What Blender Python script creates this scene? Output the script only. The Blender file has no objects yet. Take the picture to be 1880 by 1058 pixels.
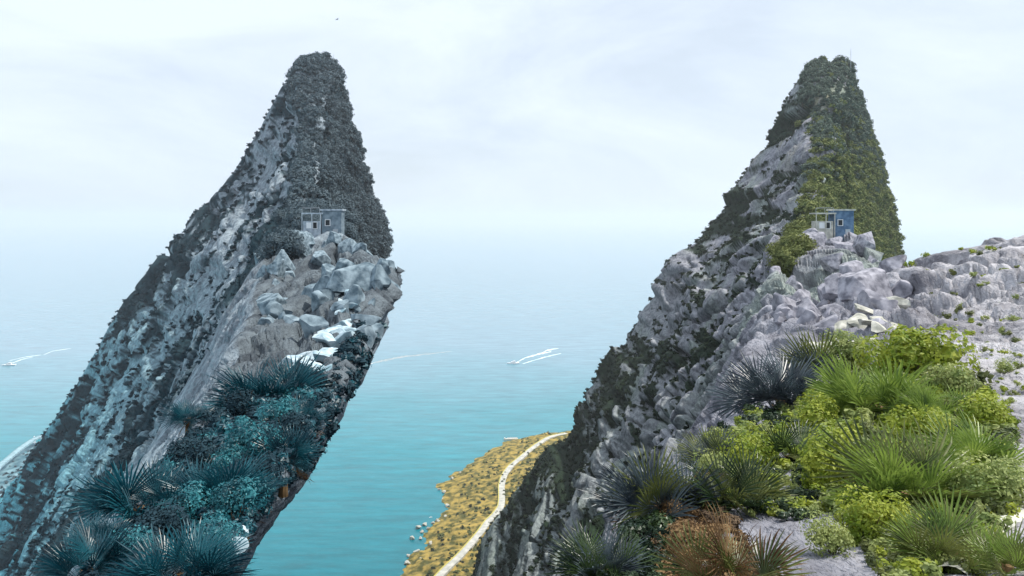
import bpy, bmesh, math, random
import numpy as np
from mathutils import Vector, Matrix, Euler
sc = bpy.context.scene
COL = sc.collection
R = math.radians
F = 1368.0          # focal length in photo pixels
H = 350.0           # camera height above the sea
W0, V0 = 940.0, 400.0

# ------------------------------------------------------------------ camera
cam = bpy.data.cameras.new("camera"); camo = bpy.data.objects.new("camera", cam); COL.objects.link(camo)
camo.location = (0, 0, H); camo.rotation_euler = (R(90), 0, 0)
cam.sensor_width = 36; cam.lens = 36*F/1880; cam.shift_y = -129/1880
cam.clip_start = 0.1; cam.clip_end = 200000
sc.camera = camo

# ------------------------------------------------------------------ world
SUN_EL, SUN_AZ = 60, 80     # azimuth clockwise from +Y: the sun stands to the right
w = bpy.data.worlds.new("World"); sc.world = w; w.use_nodes = True
nt = w.node_tree; nt.nodes.clear()
out = nt.nodes.new('ShaderNodeOutputWorld'); bg = nt.nodes.new('ShaderNodeBackground')
sky = nt.nodes.new('ShaderNodeTexSky'); sky.sky_type = 'NISHITA'; sky.sun_disc = False
sky.sun_elevation = R(SUN_EL); sky.sun_rotation = R(SUN_AZ); sky.air_density = 1.0; sky.dust_density = 1.5; sky.ozone_density = 1.5; sky.altitude = 300
tc = nt.nodes.new('ShaderNodeTexCoord'); mp = nt.nodes.new('ShaderNodeMapping')
mp.inputs['Scale'].default_value = (1.0, 1.0, 2.6); mp.inputs['Location'].default_value = (0.3, 0.2, 0.15)
no = nt.nodes.new('ShaderNodeTexNoise'); no.inputs['Scale'].default_value = 2.1; no.inputs['Detail'].default_value = 7; no.inputs['Roughness'].default_value = .58
no.inputs['Distortion'].default_value = .5
rp = nt.nodes.new('ShaderNodeValToRGB'); rp.color_ramp.elements[0].position = .36; rp.color_ramp.elements[1].position = .62
rp.color_ramp.elements[0].color = (.72, .72, .72, 1); rp.color_ramp.elements[1].color = (1, 1, 1, 1)
mx = nt.nodes.new('ShaderNodeMix'); mx.data_type = 'RGBA'
CLOUD = (9.6, 10.8, 12.2, 1)
mx.inputs[7].default_value = CLOUD
nt.links.new(tc.outputs['Generated'], mp.inputs[0]); nt.links.new(mp.outputs[0], no.inputs['Vector'])
nt.links.new(no.outputs['Fac'], rp.inputs[0]); nt.links.new(rp.outputs[0], mx.inputs[0])
nt.links.new(sky.outputs[0], mx.inputs[6]); nt.links.new(mx.outputs[2], bg.inputs[0]); nt.links.new(bg.outputs[0], out.inputs[0])
bg.inputs[1].default_value = 0.094

sl = bpy.data.lights.new("sun", 'SUN'); so = bpy.data.objects.new("sun", sl); COL.objects.link(so)
sl.energy = 4.2; sl.angle = R(1.0); sl.color = (1, .95, .86)
sdir = Vector((math.sin(R(SUN_AZ))*math.cos(R(SUN_EL)), math.cos(R(SUN_AZ))*math.cos(R(SUN_EL)), math.sin(R(SUN_EL))))
so.rotation_euler = sdir.to_track_quat('Z', 'Y').to_euler(); so.location = (50, 0, H+60)
sc.view_settings.view_transform = 'Standard'; sc.view_settings.look = 'None'
sc.view_settings.exposure = 0.0; sc.view_settings.gamma = 1
sc.cycles.max_bounces = 5; sc.cycles.diffuse_bounces = 2; sc.cycles.glossy_bounces = 2; sc.cycles.transparent_max_bounces = 6
sc.cycles.volume_bounces = 1

# ------------------------------------------------------------------ helpers
def P(u, v, d):
    return Vector(((u-W0)/F*d, d, H+(V0-v)/F*d))
def dsea(v, z=0.0): return (H-z)*F/(v-V0)
def tag(o, label=None, cat=None, group=None, kind=None):
    if label: o['label'] = label
    if cat: o['category'] = cat
    if group: o['group'] = group
    if kind: o['kind'] = kind
    return o
def mesh_obj(name, verts, faces, mats, parent=None, smooth=False, mi=None, link=True):
    me = bpy.data.meshes.new(name)
    me.from_pydata([tuple(map(float, v)) for v in verts], [], [tuple(map(int, f)) for f in faces])
    for m in (mats if isinstance(mats, (list, tuple)) else [mats]): me.materials.append(m)
    if smooth: me.polygons.foreach_set('use_smooth', [True]*len(me.polygons))
    if mi is not None: me.polygons.foreach_set('material_index', mi)
    me.update()
    o = bpy.data.objects.new(name, me); COL.objects.link(o)
    if parent: o.parent = parent
    return o
def empty(name, loc):
    o = bpy.data.objects.new(name, None); o.location = loc; o.empty_display_size = .3; COL.objects.link(o); return o
class MB:
    def __init__(s): s.v = []; s.f = []
    def add(s, vs, fs):
        n = len(s.v); s.v += [tuple(v) for v in vs]; s.f += [tuple(i+n for i in f) for f in fs]
    def box(s, c, d, rz=0.0):
        cx, cy, cz = c; a, b, h = d[0]/2, d[1]/2, d[2]/2; co, si = math.cos(rz), math.sin(rz)
        vs = [(cx+x*co-y*si, cy+x*si+y*co, cz+z) for z in (-h, h) for x, y in ((-a,-b),(a,-b),(a,b),(-a,b))]
        s.add(vs, [(3,2,1,0),(4,5,6,7),(0,1,5,4),(1,2,6,5),(2,3,7,6),(3,0,4,7)])
    def tube(s, p, q, r0, r1, n=8):
        p, q = Vector(p), Vector(q); d = (q-p).normalized(); a = d.orthogonal().normalized(); b = d.cross(a)
        vs = [c+(a*math.cos(t)+b*math.sin(t))*r for c, r in ((p, r0), (q, r1)) for t in [2*math.pi*i/n for i in range(n)]]
        s.add(vs, [(i, (i+1) % n, n+(i+1) % n, n+i) for i in range(n)]+[tuple(range(n))[::-1], tuple(range(n, 2*n))])
    def build(s, name, mat, parent=None, smooth=False): return mesh_obj(name, s.v, s.f, mat, parent, smooth)

# noise -------------------------------------------------------------
def _h(i, j, k, s):
    n = (i.astype(np.int64)*374761393 + j.astype(np.int64)*668265263 + k.astype(np.int64)*2147483647 + s*974634777) & 0xffffffff
    n = ((n ^ (n >> 13))*1274126177) & 0xffffffff
    n = ((n ^ (n >> 16))*2246822519) & 0xffffffff
    return ((n ^ (n >> 15)) & 0xffffff)/float(0xffffff)*2-1
def vnoise(x, y, z, s=0):
    xi, yi, zi = np.floor(x), np.floor(y), np.floor(z)
    fx, fy, fz = x-xi, y-yi, z-zi
    fx = fx*fx*(3-2*fx); fy = fy*fy*(3-2*fy); fz = fz*fz*(3-2*fz)
    xi = xi.astype(np.int64); yi = yi.astype(np.int64); zi = zi.astype(np.int64)
    def L(a, b, t): return a+(b-a)*t
    c = [[[_h(xi+i, yi+j, zi+k, s) for k in (0, 1)] for j in (0, 1)] for i in (0, 1)]
    return L(L(L(c[0][0][0], c[1][0][0], fx), L(c[0][1][0], c[1][1][0], fx), fy), L(L(c[0][0][1], c[1][0][1], fx), L(c[0][1][1], c[1][1][1], fx), fy), fz)
TILT = 1.3
def worley(x, y, z, s=0):
    """F1 distance and the value of the nearest cell: gives blocky, faceted rock"""
    xi, yi, zi = np.floor(x).astype(np.int64), np.floor(y).astype(np.int64), np.floor(z).astype(np.int64)
    best = np.full(x.shape, 9.0); sec = best.copy(); val = np.zeros(x.shape)
    for i in (-1, 0, 1):
        for j in (-1, 0, 1):
            for k in (-1, 0, 1):
                a, b, c = xi+i, yi+j, zi+k
                h1, h2, h3 = _h(a, b, c, s+1), _h(a, b, c, s+2), _h(a, b, c, s+3)
                px = a+.5+.45*h1; py = b+.5+.45*h2; pz = c+.5+.45*h3
                dd = np.sqrt((px-x)**2+(py-y)**2+(pz-z)**2)
                m = dd < best
                sec = np.where(m, best, np.minimum(sec, dd)); val = np.where(m, (h3*(x-px)*TILT+h1*(y-py)*TILT+h2*(z-pz)*TILT)+_h(a, b, c, s+4), val); best = np.where(m, dd, best)
    return best, sec, val
def fbm(x, y, z, lam, n=4, s=0):
    t = 0; a = 1.0; q = 0
    for i in range(n):
        t = t+a*vnoise(x/lam, y/lam, z/lam, s+i*7); q += a; lam /= 2.03; a *= .55
    return t/q

# materials -----------------------------------------------------------
def newmat(name, rough=.9, spec=.2):
    m = bpy.data.materials.new(name); m.use_nodes = True; b = m.node_tree.nodes['Principled BSDF']
    b.inputs['Roughness'].default_value = rough; b.inputs['Specular IOR Level'].default_value = spec
    return m, m.node_tree, b
def noise_mat(name, c0, c1, scale=3.0, rough=.9, spec=.2, bump=0.0, detail=5, trans=0.0, lo=.35, hi=.65, bd=.02):
    m, t, b = newmat(name, rough, spec)
    g = t.nodes.new('ShaderNodeNewGeometry'); n = t.nodes.new('ShaderNodeTexNoise'); r = t.nodes.new('ShaderNodeValToRGB')
    n.inputs['Scale'].default_value = scale; n.inputs['Detail'].default_value = detail
    r.color_ramp.elements[0].position = lo; r.color_ramp.elements[1].position = hi
    r.color_ramp.elements[0].color = (*c0, 1); r.color_ramp.elements[1].color = (*c1, 1)
    t.links.new(g.outputs['Position'], n.inputs['Vector']); t.links.new(n.outputs['Fac'], r.inputs[0]); t.links.new(r.outputs[0], b.inputs['Base Color'])
    if bump:
        bp = t.nodes.new('ShaderNodeBump'); bp.inputs['Strength'].default_value = bump; bp.inputs['Distance'].default_value = bd
        t.links.new(n.outputs['Fac'], bp.inputs['Height']); t.links.new(bp.outputs[0], b.inputs['Normal'])
    if trans:
        tr = t.nodes.new('ShaderNodeBsdfTranslucent'); ms = t.nodes.new('ShaderNodeMixShader'); ms.inputs[0].default_value = trans
        t.links.new(r.outputs[0], tr.inputs[0]); t.links.new(b.outputs[0], ms.inputs[1]); t.links.new(tr.outputs[0], ms.inputs[2])
        t.links.new(ms.outputs[0], t.nodes['Material Output'].inputs[0])
    return m
def plain(name, c, rough=.6, spec=.3, metal=0.0):
    m, t, b = newmat(name, rough, spec); b.inputs['Base Color'].default_value = (*c, 1); b.inputs['Metallic'].default_value = metal; return m

def rock_mat(name):
    m, t, b = newmat(name, .92, .15)
    a = t.nodes.new('ShaderNodeAttribute'); a.attribute_name = 'Col'
    g = t.nodes.new('ShaderNodeNewGeometry')
    prev = None
    mixv = None
    for sc_, dist, st in ((.16, 2.2, .8), (1.3, .28, .8), (11.0, .03, .7)):
        n = t.nodes.new('ShaderNodeTexNoise'); n.inputs['Scale'].default_value = sc_; n.inputs['Detail'].default_value = 8; n.inputs['Roughness'].default_value = .68
        q_ = t.nodes.new('ShaderNodeMapping'); q_.inputs['Scale'].default_value = (1, .45, .9); t.links.new(g.outputs['Position'], q_.inputs[0]); t.links.new(q_.outputs[0], n.inputs['Vector'])
        bp = t.nodes.new('ShaderNodeBump'); bp.inputs['Strength'].default_value = st; bp.inputs['Distance'].default_value = dist
        t.links.new(n.outputs['Fac'], bp.inputs['Height'])
        if prev: t.links.new(prev.outputs[0], bp.inputs['Normal'])
        prev = bp
        if mixv is None: mixv = n
    t.links.new(prev.outputs[0], b.inputs['Normal'])
    # mineral streaks and stains
    n2 = t.nodes.new('ShaderNodeTexNoise'); n2.inputs['Scale'].default_value = .55; n2.inputs['Detail'].default_value = 9; n2.inputs['Roughness'].default_value = .75
    mpp = t.nodes.new('ShaderNodeMapping'); mpp.inputs['Scale'].default_value = (1.3, .35, .7)
    t.links.new(g.outputs['Position'], mpp.inputs[0]); t.links.new(mpp.outputs[0], n2.inputs['Vector'])
    r = t.nodes.new('ShaderNodeValToRGB'); r.color_ramp.elements[0].position = .38; r.color_ramp.elements[1].position = .6
    r.color_ramp.elements[0].color = (.38, .38, .4, 1); r.color_ramp.elements[1].color = (1.15, 1.15, 1.13, 1)
    t.links.new(n2.outputs['Fac'], r.inputs[0])
    mu = t.nodes.new('ShaderNodeMix'); mu.data_type = 'RGBA'; mu.blend_type = 'MULTIPLY'; mu.inputs[0].default_value = 1
    t.links.new(a.outputs['Color'], mu.inputs[6]); t.links.new(r.outputs[0], mu.inputs[7]); t.links.new(mu.outputs[2], b.inputs['Base Color'])
    return m
M = {}
M['rock'] = rock_mat('limestone')
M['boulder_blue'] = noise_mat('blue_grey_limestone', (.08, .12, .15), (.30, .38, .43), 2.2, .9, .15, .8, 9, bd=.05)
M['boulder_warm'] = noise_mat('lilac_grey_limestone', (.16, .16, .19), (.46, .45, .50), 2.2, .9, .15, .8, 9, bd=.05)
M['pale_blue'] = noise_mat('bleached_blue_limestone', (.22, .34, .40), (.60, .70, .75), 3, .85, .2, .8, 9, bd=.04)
M['pale_warm'] = noise_mat('bleached_limestone', (.28, .28, .24), (.68, .66, .58), 3, .85, .2, .8, 9, bd=.04)
M['tree_r'] = noise_mat('olive_foliage', (.065, .095, .03), (.25, .27, .09), .35, .8, .2, 0, 4, .15)
M['tree_rt'] = noise_mat('grey_green_foliage', (.06, .09, .07), (.15, .19, .15), .35, .8, .2, 0, 4, .15)
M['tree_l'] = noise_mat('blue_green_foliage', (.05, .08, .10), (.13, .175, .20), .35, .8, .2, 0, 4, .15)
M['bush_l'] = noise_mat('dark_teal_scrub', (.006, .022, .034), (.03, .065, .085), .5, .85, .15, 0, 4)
M['bush_r'] = noise_mat('dark_green_scrub', (.008, .02, .012), (.045, .065, .035), .5, .85, .15, 0, 4)
M['trunk'] = noise_mat('bark', (.05, .04, .03), (.14, .12, .09), 6)
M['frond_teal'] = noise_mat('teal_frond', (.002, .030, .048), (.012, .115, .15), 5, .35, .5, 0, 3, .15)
M['frond_blue'] = noise_mat('slate_blue_frond', (.018, .028, .042), (.10, .135, .15), 5, .38, .5, 0, 3, .12)
M['frond_dark'] = noise_mat('dark_green_frond', (.008, .025, .012), (.06, .10, .03), 5, .38, .5, 0, 3, .15)
M['frond_green'] = noise_mat('green_frond', (.10, .17, .03), (.30, .40, .08), 5, .4, .4, 0, 3, .35)
M['frond_olive'] = noise_mat('olive_frond', (.05, .075, .02), (.20, .22, .06), 5, .4, .4, 0, 3, .2)
M['frond_brown'] = noise_mat('dry_brown_frond', (.07, .035, .015), (.30, .19, .09), 5, .7, .2, 0, 3, .2)
M['leaf_yellow'] = noise_mat('yellow_green_leaf', (.16, .24, .02), (.42, .46, .06), 6, .5, .3, 0, 3, .35)
M['leaf_soft'] = noise_mat('pale_green_leaf', (.20, .27, .08), (.42, .46, .16), 6, .5, .3, 0, 3, .35)
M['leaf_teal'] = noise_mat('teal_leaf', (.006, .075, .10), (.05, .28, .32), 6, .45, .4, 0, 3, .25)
M['twig'] = noise_mat('twig_bark', (.06, .04, .025), (.16, .11, .07), 8)
M['concrete'] = noise_mat('weathered_concrete', (.42, .42, .38), (.66, .65, .58), 1.5, .9, .1, .3, 6)
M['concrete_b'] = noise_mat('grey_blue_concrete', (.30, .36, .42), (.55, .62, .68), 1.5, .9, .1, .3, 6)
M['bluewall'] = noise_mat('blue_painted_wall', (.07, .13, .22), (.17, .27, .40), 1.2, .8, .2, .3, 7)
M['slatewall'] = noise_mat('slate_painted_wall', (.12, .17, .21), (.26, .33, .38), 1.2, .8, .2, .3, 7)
M['dark'] = plain('dark_opening', (.02, .025, .03), .6)
M['white'] = plain('white_paint', (.82, .84, .86), .5)
M['steel'] = plain('galvanised_steel', (.42, .45, .48), .45, .5, .6)
M['hull'] = plain('white_hull', (.85, .87, .88), .3, .5)
M['glass'] = plain('tinted_glass', (.03, .05, .07), .1, .6)

# ------------------------------------------------------------------ the two limestone spurs
CD = np.array([2.0, 3.5, 5, 9, 14, 20, 40, 60, 80, 137, 230, 330, 430, 500, 540, 575, 620])
CU = np.array([990, 1080, 1170, 1290, 1335, 1360, 1400, 1412, 1420, 1446, 1474, 1490, 1489, 1492, 1504, 1508, 1518])
CV = np.array([1200, 1058, 950, 820, 745, 700, 620, 585, 545, 470, 388, 292, 205, 134, 121, 156, 330])
TW = np.array([900, 900, 900, 900, 900, 900, 800, 300, 190, 118, 30, 30, 36, 60, 50, 42, 20])
TWL = np.array([275, 265, 240, 215, 225, 235, 240, 262, 190, 118, 30, 30, 36, 60, 50, 42, 20])
TK = np.array([.02, .04, .08, .13, .17, .22, .30, .34, .30, .22, .02, 0, 0, 0, 0, 0, 0])
LV = np.array([60, 112, 128, 168, 231, 280, 312, 352, 382, 450, 570, 700, 760, 820, 900, 1010, 1100, 1400, 60000])
LU = np.array([1535, 1502, 1484, 1453, 1421, 1391, 1372, 1340, 1312, 1246, 1158, 1086, 1046, 1008, 946, 872, 818, 640, -34000])
RV = np.array([60, 110, 170, 230, 300, 380, 440, 480, 600, 1100, 60000])
RU = np.array([1535, 1556, 1572, 1588, 1612, 1636, 1650, 1656, 1690, 1800, 9000])
EV = np.array([60, 110, 170, 230, 300, 380, 440, 470, 600, 720, 850, 930, 1000, 1058, 1200, 60000])   # right edge of the left spur
EU = np.array([595, 616, 632, 648, 672, 696, 712, 705, 652, 600, 540, 480, 430, 400, 330, -20000])
def ci(tab, d): return np.interp(np.log(d), np.log(CD), tab)
def top_v(side, u, d):
    uc = ci(CU, d)-(940 if side else 0)
    return ci(CV, d)-ci(TK, d)*np.clip(u-uc, 0, 2000)
NL, NT, NR = 400, 150, 110
def spur(side):
    off = 940 if side else 0
    nd = 640
    d = np.exp(np.linspace(math.log(2.0), math.log(620), nd))
    # denser in the far half, where most of the picture is
    UU = np.zeros((nd, NL+NT+NR)); VV = np.zeros_like(UU)
    for i, dd in enumerate(d):
        uc = ci(CU, dd); vc = ci(CV, dd); tw = ci(TWL if side else TW, dd); k = ci(TK, dd)
        vs = V0+(H+6)*F/dd
        vis = min(1160, vs)
        vis = max(vis, vc+40)
        a = np.linspace(0, 1, NL-14); vl = vc+(vis-vc)*a
        ex = vis+(max(vs, vis+5)-vis)*(np.arange(1, 15)/14.0)**2
        vl = np.concatenate([vl, ex])
        ul = np.interp(vl, LV, LU); pad = uc-np.interp(vc, LV, LU)
        ul = ul+pad
        rnd = 18*np.exp(-(vl-vc)/22.0)          # rounded shoulder
        ut = uc+np.linspace(0, 1, NT+1)[1:]*tw
        vt = vc-k*(ut-uc)-(5*np.sin(np.pi*np.clip((ut-uc)/tw, 0, 1)**.8) if dd > 400 else 0)
        ve = vt[-1]; ue = ut[-1]
        vis2 = max(min(1160 if side else 760, vs), ve+30)
        vr = np.concatenate([ve+(vis2-ve)*np.linspace(0, 1, NR-9)[1:], vis2+(max(vs, vis2+5)-vis2)*(np.arange(1, 11)/10.0)**2])
        if side:
            ur = np.interp(vr, EV, EU)+(ue-off-np.interp(ve, EV, EU))*np.exp(-(vr-ve)/900.0)+off
        else:
            ur = np.interp(vr, RV, RU)+(ue-np.interp(ve, RV, RU))
        UU[i] = np.concatenate([ul[::-1], ut, ur]); VV[i] = np.concatenate([(vl+rnd*0)[::-1], vt, vr])
    UU -= off
    D = np.repeat(d[:, None], UU.shape[1], 1)
    X = (UU-W0)/F*D; Y = D.copy(); Z = H+(V0-VV)/F*D
    # normals from the grid
    def diff(A, ax): return np.gradient(A, axis=ax)
    a = np.stack([diff(X, 0), diff(Y, 0), diff(Z, 0)], -1); b = np.stack([diff(X, 1), diff(Y, 1), diff(Z, 1)], -1)
    N = np.cross(a, b); N /= (np.linalg.norm(N, axis=-1, keepdims=True)+1e-9)
    c = N[:, NL+20, 2].mean()
    if c < 0: N = -N
    seed = 40 if side else 3
    disp = np.zeros_like(X)
    yy = np.linspace(0, 700, 2801); st = np.interp(yy, [0, 12, 100, 400, 700], [1.2, 1.7, 5, 9, 9])
    YW = np.interp(Y, yy, np.concatenate([[0], np.cumsum(.25/st[1:])]))     # bedding runs along the ridge
    lam = 60.0; px = D*.0020; oct_ = 0
    calm = 1-.55*np.clip(vnoise(X/22, YW/22, Z/22, seed+33)*2, 0, 1)     # smoother slabs here and there
    while lam > .025:
        fade = np.clip(.055*D/lam, 0, 1)**1.3*np.clip((lam-2.4*px)/(2.5*px), 0, 1)
        if fade.max() > 0.01:
            if oct_ % 2 == 1:
                wx = .35*vnoise(X/lam*1.7, YW/lam*1.7, Z/lam*1.7, seed+200+oct_)
                f1, f2, val = worley(X/lam+wx, YW/lam+wx, Z/lam*.62-wx, seed+oct_*5)
                n = .70*val*np.clip((f2-f1)*9, 0, 1)-.75*np.exp(-(f2-f1)*13)-.12*f1+.1
                k_ = .34
            else:
                n = vnoise(X/lam, YW/lam, Z/lam*.62, seed+oct_)
                if oct_ % 4 == 0: n = 1-2.2*np.abs(n)
                k_ = .2
            disp += fade*lam*k_*n*(calm if lam < .05*60 else 1)
        lam /= 1.6; oct_ += 1
    j = np.arange(UU.shape[1])[None, :]
    isT = (j >= NL) & (j < NL+NT); isR = j >= NL+NT; isL = j < NL
    amp = np.where(isR, .8, 1.0)*np.where(isT, np.interp(D, [2, 12, 25], [.4, .5, 1.15]), 1.0)
    lim = np.interp(D, [2, 25, 90, 300, 430, 520], [.016, .022, .024, .019, .011, .008])*D+.02
    disp = lim*np.tanh(disp/lim)
    X = X+N[..., 0]*disp*amp; Y = Y+N[..., 1]*disp*amp; Z = Z+N[..., 2]*disp*amp
    # own colour of the stone
    big = fbm(X, Y, Z, 60.0, 4, seed+90); mid = fbm(X, YW, Z, 7.0, 5, seed+95)
    lo = np.clip((V0+500-VV)/500.0, 0, 1)   # 1 high on the face, 0 low
    high = np.clip((Z-190)/150.0, 0, 1)[..., None]
    if side:
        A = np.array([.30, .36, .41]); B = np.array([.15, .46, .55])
    else:
        A = np.array([.36, .36, .41]); B = np.array([.31, .36, .35])
    C = A*high+B*(1-high)
    if not side:
        ye = np.clip(fbm(X, Y, Z, 25.0, 3, 77)*3-.2, 0, 1)[..., None]*np.clip((Z-360)/60, 0, 1)[..., None]
        C = C*(1-ye)+np.array([.40, .38, .22])*ye
        grn = np.clip(fbm(X, Y, Z, 30.0, 3, 177)*3-.3, 0, 1)[..., None]*.7
        C = C*(1-grn)+np.array([.31, .37, .32])*grn
    C = C*(1+.22*np.clip(mid, -1, 1))[..., None]
    far = np.clip((D-330)/150, 0, 1)*.34
    band = fbm(X, YW, Z*.7, 30.0, 4, seed+60)
    _, _, pk = worley(X/5.0, YW/5.0, Z/5.5, seed+61)
    _, _, pk2 = worley(X/2.4, YW/2.4, Z/3.0, seed+67)
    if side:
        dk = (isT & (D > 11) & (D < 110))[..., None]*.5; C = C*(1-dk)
    veg_pits = np.clip((big*.7+band*1.5+mid*1.5-.34+far+np.clip(pk-.45, 0, 1)*.9+np.clip(pk2-.5, 0, 1)*.8)*5, 0, 1)  # scrub bands, plus random cells painted dark as the shade inside pits
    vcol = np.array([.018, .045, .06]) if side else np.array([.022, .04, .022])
    smooth = np.clip((D-95)/60, 0, 1)
    pale = (isT & (D < 75))[..., None]*(0.0 if side else .8)*np.clip((UU-1600)/120, 0, 1)[..., None]
    C = C*(1-pale)+(np.array([.42, .52, .58]) if side else np.array([.56, .54, .57]))*pale
    vg = (veg_pits*smooth*isL)[..., None]
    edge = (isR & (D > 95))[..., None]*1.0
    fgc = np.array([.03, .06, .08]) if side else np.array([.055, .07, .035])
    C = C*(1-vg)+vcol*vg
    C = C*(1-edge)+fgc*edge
    C = np.clip(C, .008, .9)
    nv, nc = X.shape
    me = bpy.data.meshes.new('mountain_terrain')
    co = np.stack([X, Y, Z], -1).reshape(-1, 3)
    me.vertices.add(nv*nc); me.vertices.foreach_set('co', co.ravel())
    ii, jj = np.meshgrid(np.arange(nv-1), np.arange(nc-1), indexing='ij')
    q = np.stack([ii*nc+jj, ii*nc+jj+1, (ii+1)*nc+jj+1, (ii+1)*nc+jj], -1).reshape(-1, 4)
    nf = len(q)
    me.loops.add(nf*4); me.loops.foreach_set('vertex_index', q.ravel().astype(np.int32))
    me.polygons.add(nf); me.polygons.foreach_set('loop_start', np.arange(nf, dtype=np.int32)*4); me.polygons.foreach_set('loop_total', np.full(nf, 4, dtype=np.int32))
    me.update(calc_edges=True)
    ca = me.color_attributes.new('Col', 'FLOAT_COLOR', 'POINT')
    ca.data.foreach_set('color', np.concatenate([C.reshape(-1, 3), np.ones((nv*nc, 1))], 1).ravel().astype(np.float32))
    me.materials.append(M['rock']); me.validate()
    o = bpy.data.objects.new('mountain_left' if side else 'mountain_right', me); COL.objects.link(o); tag(o, kind='structure')
    return dict(X=X, Y=Y, Z=Z, U=UU, V=VV, D=D, N=N, veg_pits=veg_pits, d=d, side=side)
SP = [spur(0), spur(1)]

# ------------------------------------------------------------------ sea
def build_sea():
    xs = np.concatenate([-np.geomspace(60000, 300, 40), np.linspace(-250, 250, 10), np.geomspace(300, 60000, 40)])
    ys = np.concatenate([[-3000, -500], np.geomspace(20, 120000, 70)])
    v = [(x, y, 0) for y in ys for x in xs]; n = len(xs)
    f = [(j*n+i, j*n+i+1, (j+1)*n+i+1, (j+1)*n+i) for j in range(len(ys)-1) for i in range(n-1)]
    m, t, b = newmat('sea_water', .16, .5)
    b.inputs['IOR'].default_value = 1.33
    g = t.nodes.new('ShaderNodeNewGeometry')
    mp_ = t.nodes.new('ShaderNodeMapping'); mp_.inputs['Scale'].default_value = (.5, 1.0, 1); mp_.inputs['Rotation'].default_value = (0, 0, .15)
    t.links.new(g.outputs['Position'], mp_.inputs[0])
    prev = None
    for s_, dist, st in ((.012, 4.0, .35), (.07, .9, .5), (.35, .2, .5)):
        n_ = t.nodes.new('ShaderNodeTexNoise'); n_.inputs['Scale'].default_value = s_; n_.inputs['Detail'].default_value = 5
        t.links.new(mp_.outputs[0], n_.inputs['Vector'])
        bp = t.nodes.new('ShaderNodeBump'); bp.inputs['Strength'].default_value = st; bp.inputs['Distance'].default_value = dist
        t.links.new(n_.outputs['Fac'], bp.inputs['Height'])
        if prev: t.links.new(prev.outputs[0], bp.inputs['Normal'])
        prev = bp
    t.links.new(prev.outputs[0], b.inputs['Normal'])
    # water colour: shallow turquoise over sand near the shore, blue-grey offshore with haze and sky reflection painted in
    sx = t.nodes.new('ShaderNodeSeparateXYZ'); t.links.new(g.outputs['Position'], sx.inputs[0])
    mr = t.nodes.new('ShaderNodeMapRange'); mr.inputs['From Min'].default_value = 700; mr.inputs['From Max'].default_value = 2000
    nn = t.nodes.new('ShaderNodeTexNoise'); nn.inputs['Scale'].default_value = .0016; nn.inputs['Detail'].default_value = 5
    t.links.new(g.outputs['Position'], nn.inputs['Vector'])
    ma = t.nodes.new('ShaderNodeMath'); ma.operation = 'MULTIPLY_ADD'; ma.inputs[1].default_value = 900
    t.links.new(nn.outputs['Fac'], ma.inputs[0]); t.links.new(sx.outputs['Y'], ma.inputs[2]); 
    sb = t.nodes.new('ShaderNodeMath'); sb.operation = 'SUBTRACT'; sb.inputs[1].default_value = 450
    t.links.new(ma.outputs[0], sb.inputs[0]); t.links.new(sb.outputs[0], mr.inputs['Value'])
    r = t.nodes.new('ShaderNodeValToRGB'); e = r.color_ramp.elements
    e[0].position = 0; e[0].color = (.0, .165, .21, 1); e[1].position = 1; e[1].color = (.16, .30, .38, 1)
    x = e.new(.35); x.color = (.005, .22, .27, 1)
    t.links.new(mr.outputs[0], r.inputs[0])
    # wavelets: light and dark of the ripples painted into the colour
    n3 = t.nodes.new('ShaderNodeTexNoise'); n3.inputs['Scale'].default_value = .05; n3.inputs['Detail'].default_value = 6; n3.inputs['Roughness'].default_value = .7
    mp3 = t.nodes.new('ShaderNodeMapping'); mp3.inputs['Scale'].default_value = (.28, 1.2, 1); mp3.inputs['Rotation'].default_value = (0, 0, -.12)
    t.links.new(g.outputs['Position'], mp3.inputs[0]); t.links.new(mp3.outputs[0], n3.inputs['Vector'])
    hs = t.nodes.new('ShaderNodeHueSaturation'); mv = t.nodes.new('ShaderNodeMapRange')
    mv.inputs['From Min'].default_value = .3; mv.inputs['From Max'].default_value = .7; mv.inputs['To Min'].default_value = .70; mv.inputs['To Max'].default_value = 1.25
    t.links.new(n3.outputs['Fac'], mv.inputs['Value']); t.links.new(mv.outputs[0], hs.inputs['Value'])
    t.links.new(r.outputs[0], hs.inputs['Color']); t.links.new(hs.outputs[0], b.inputs['Base Color'])
    tag(mesh_obj('sea', v, f, m), kind='structure')
build_sea()

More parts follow.
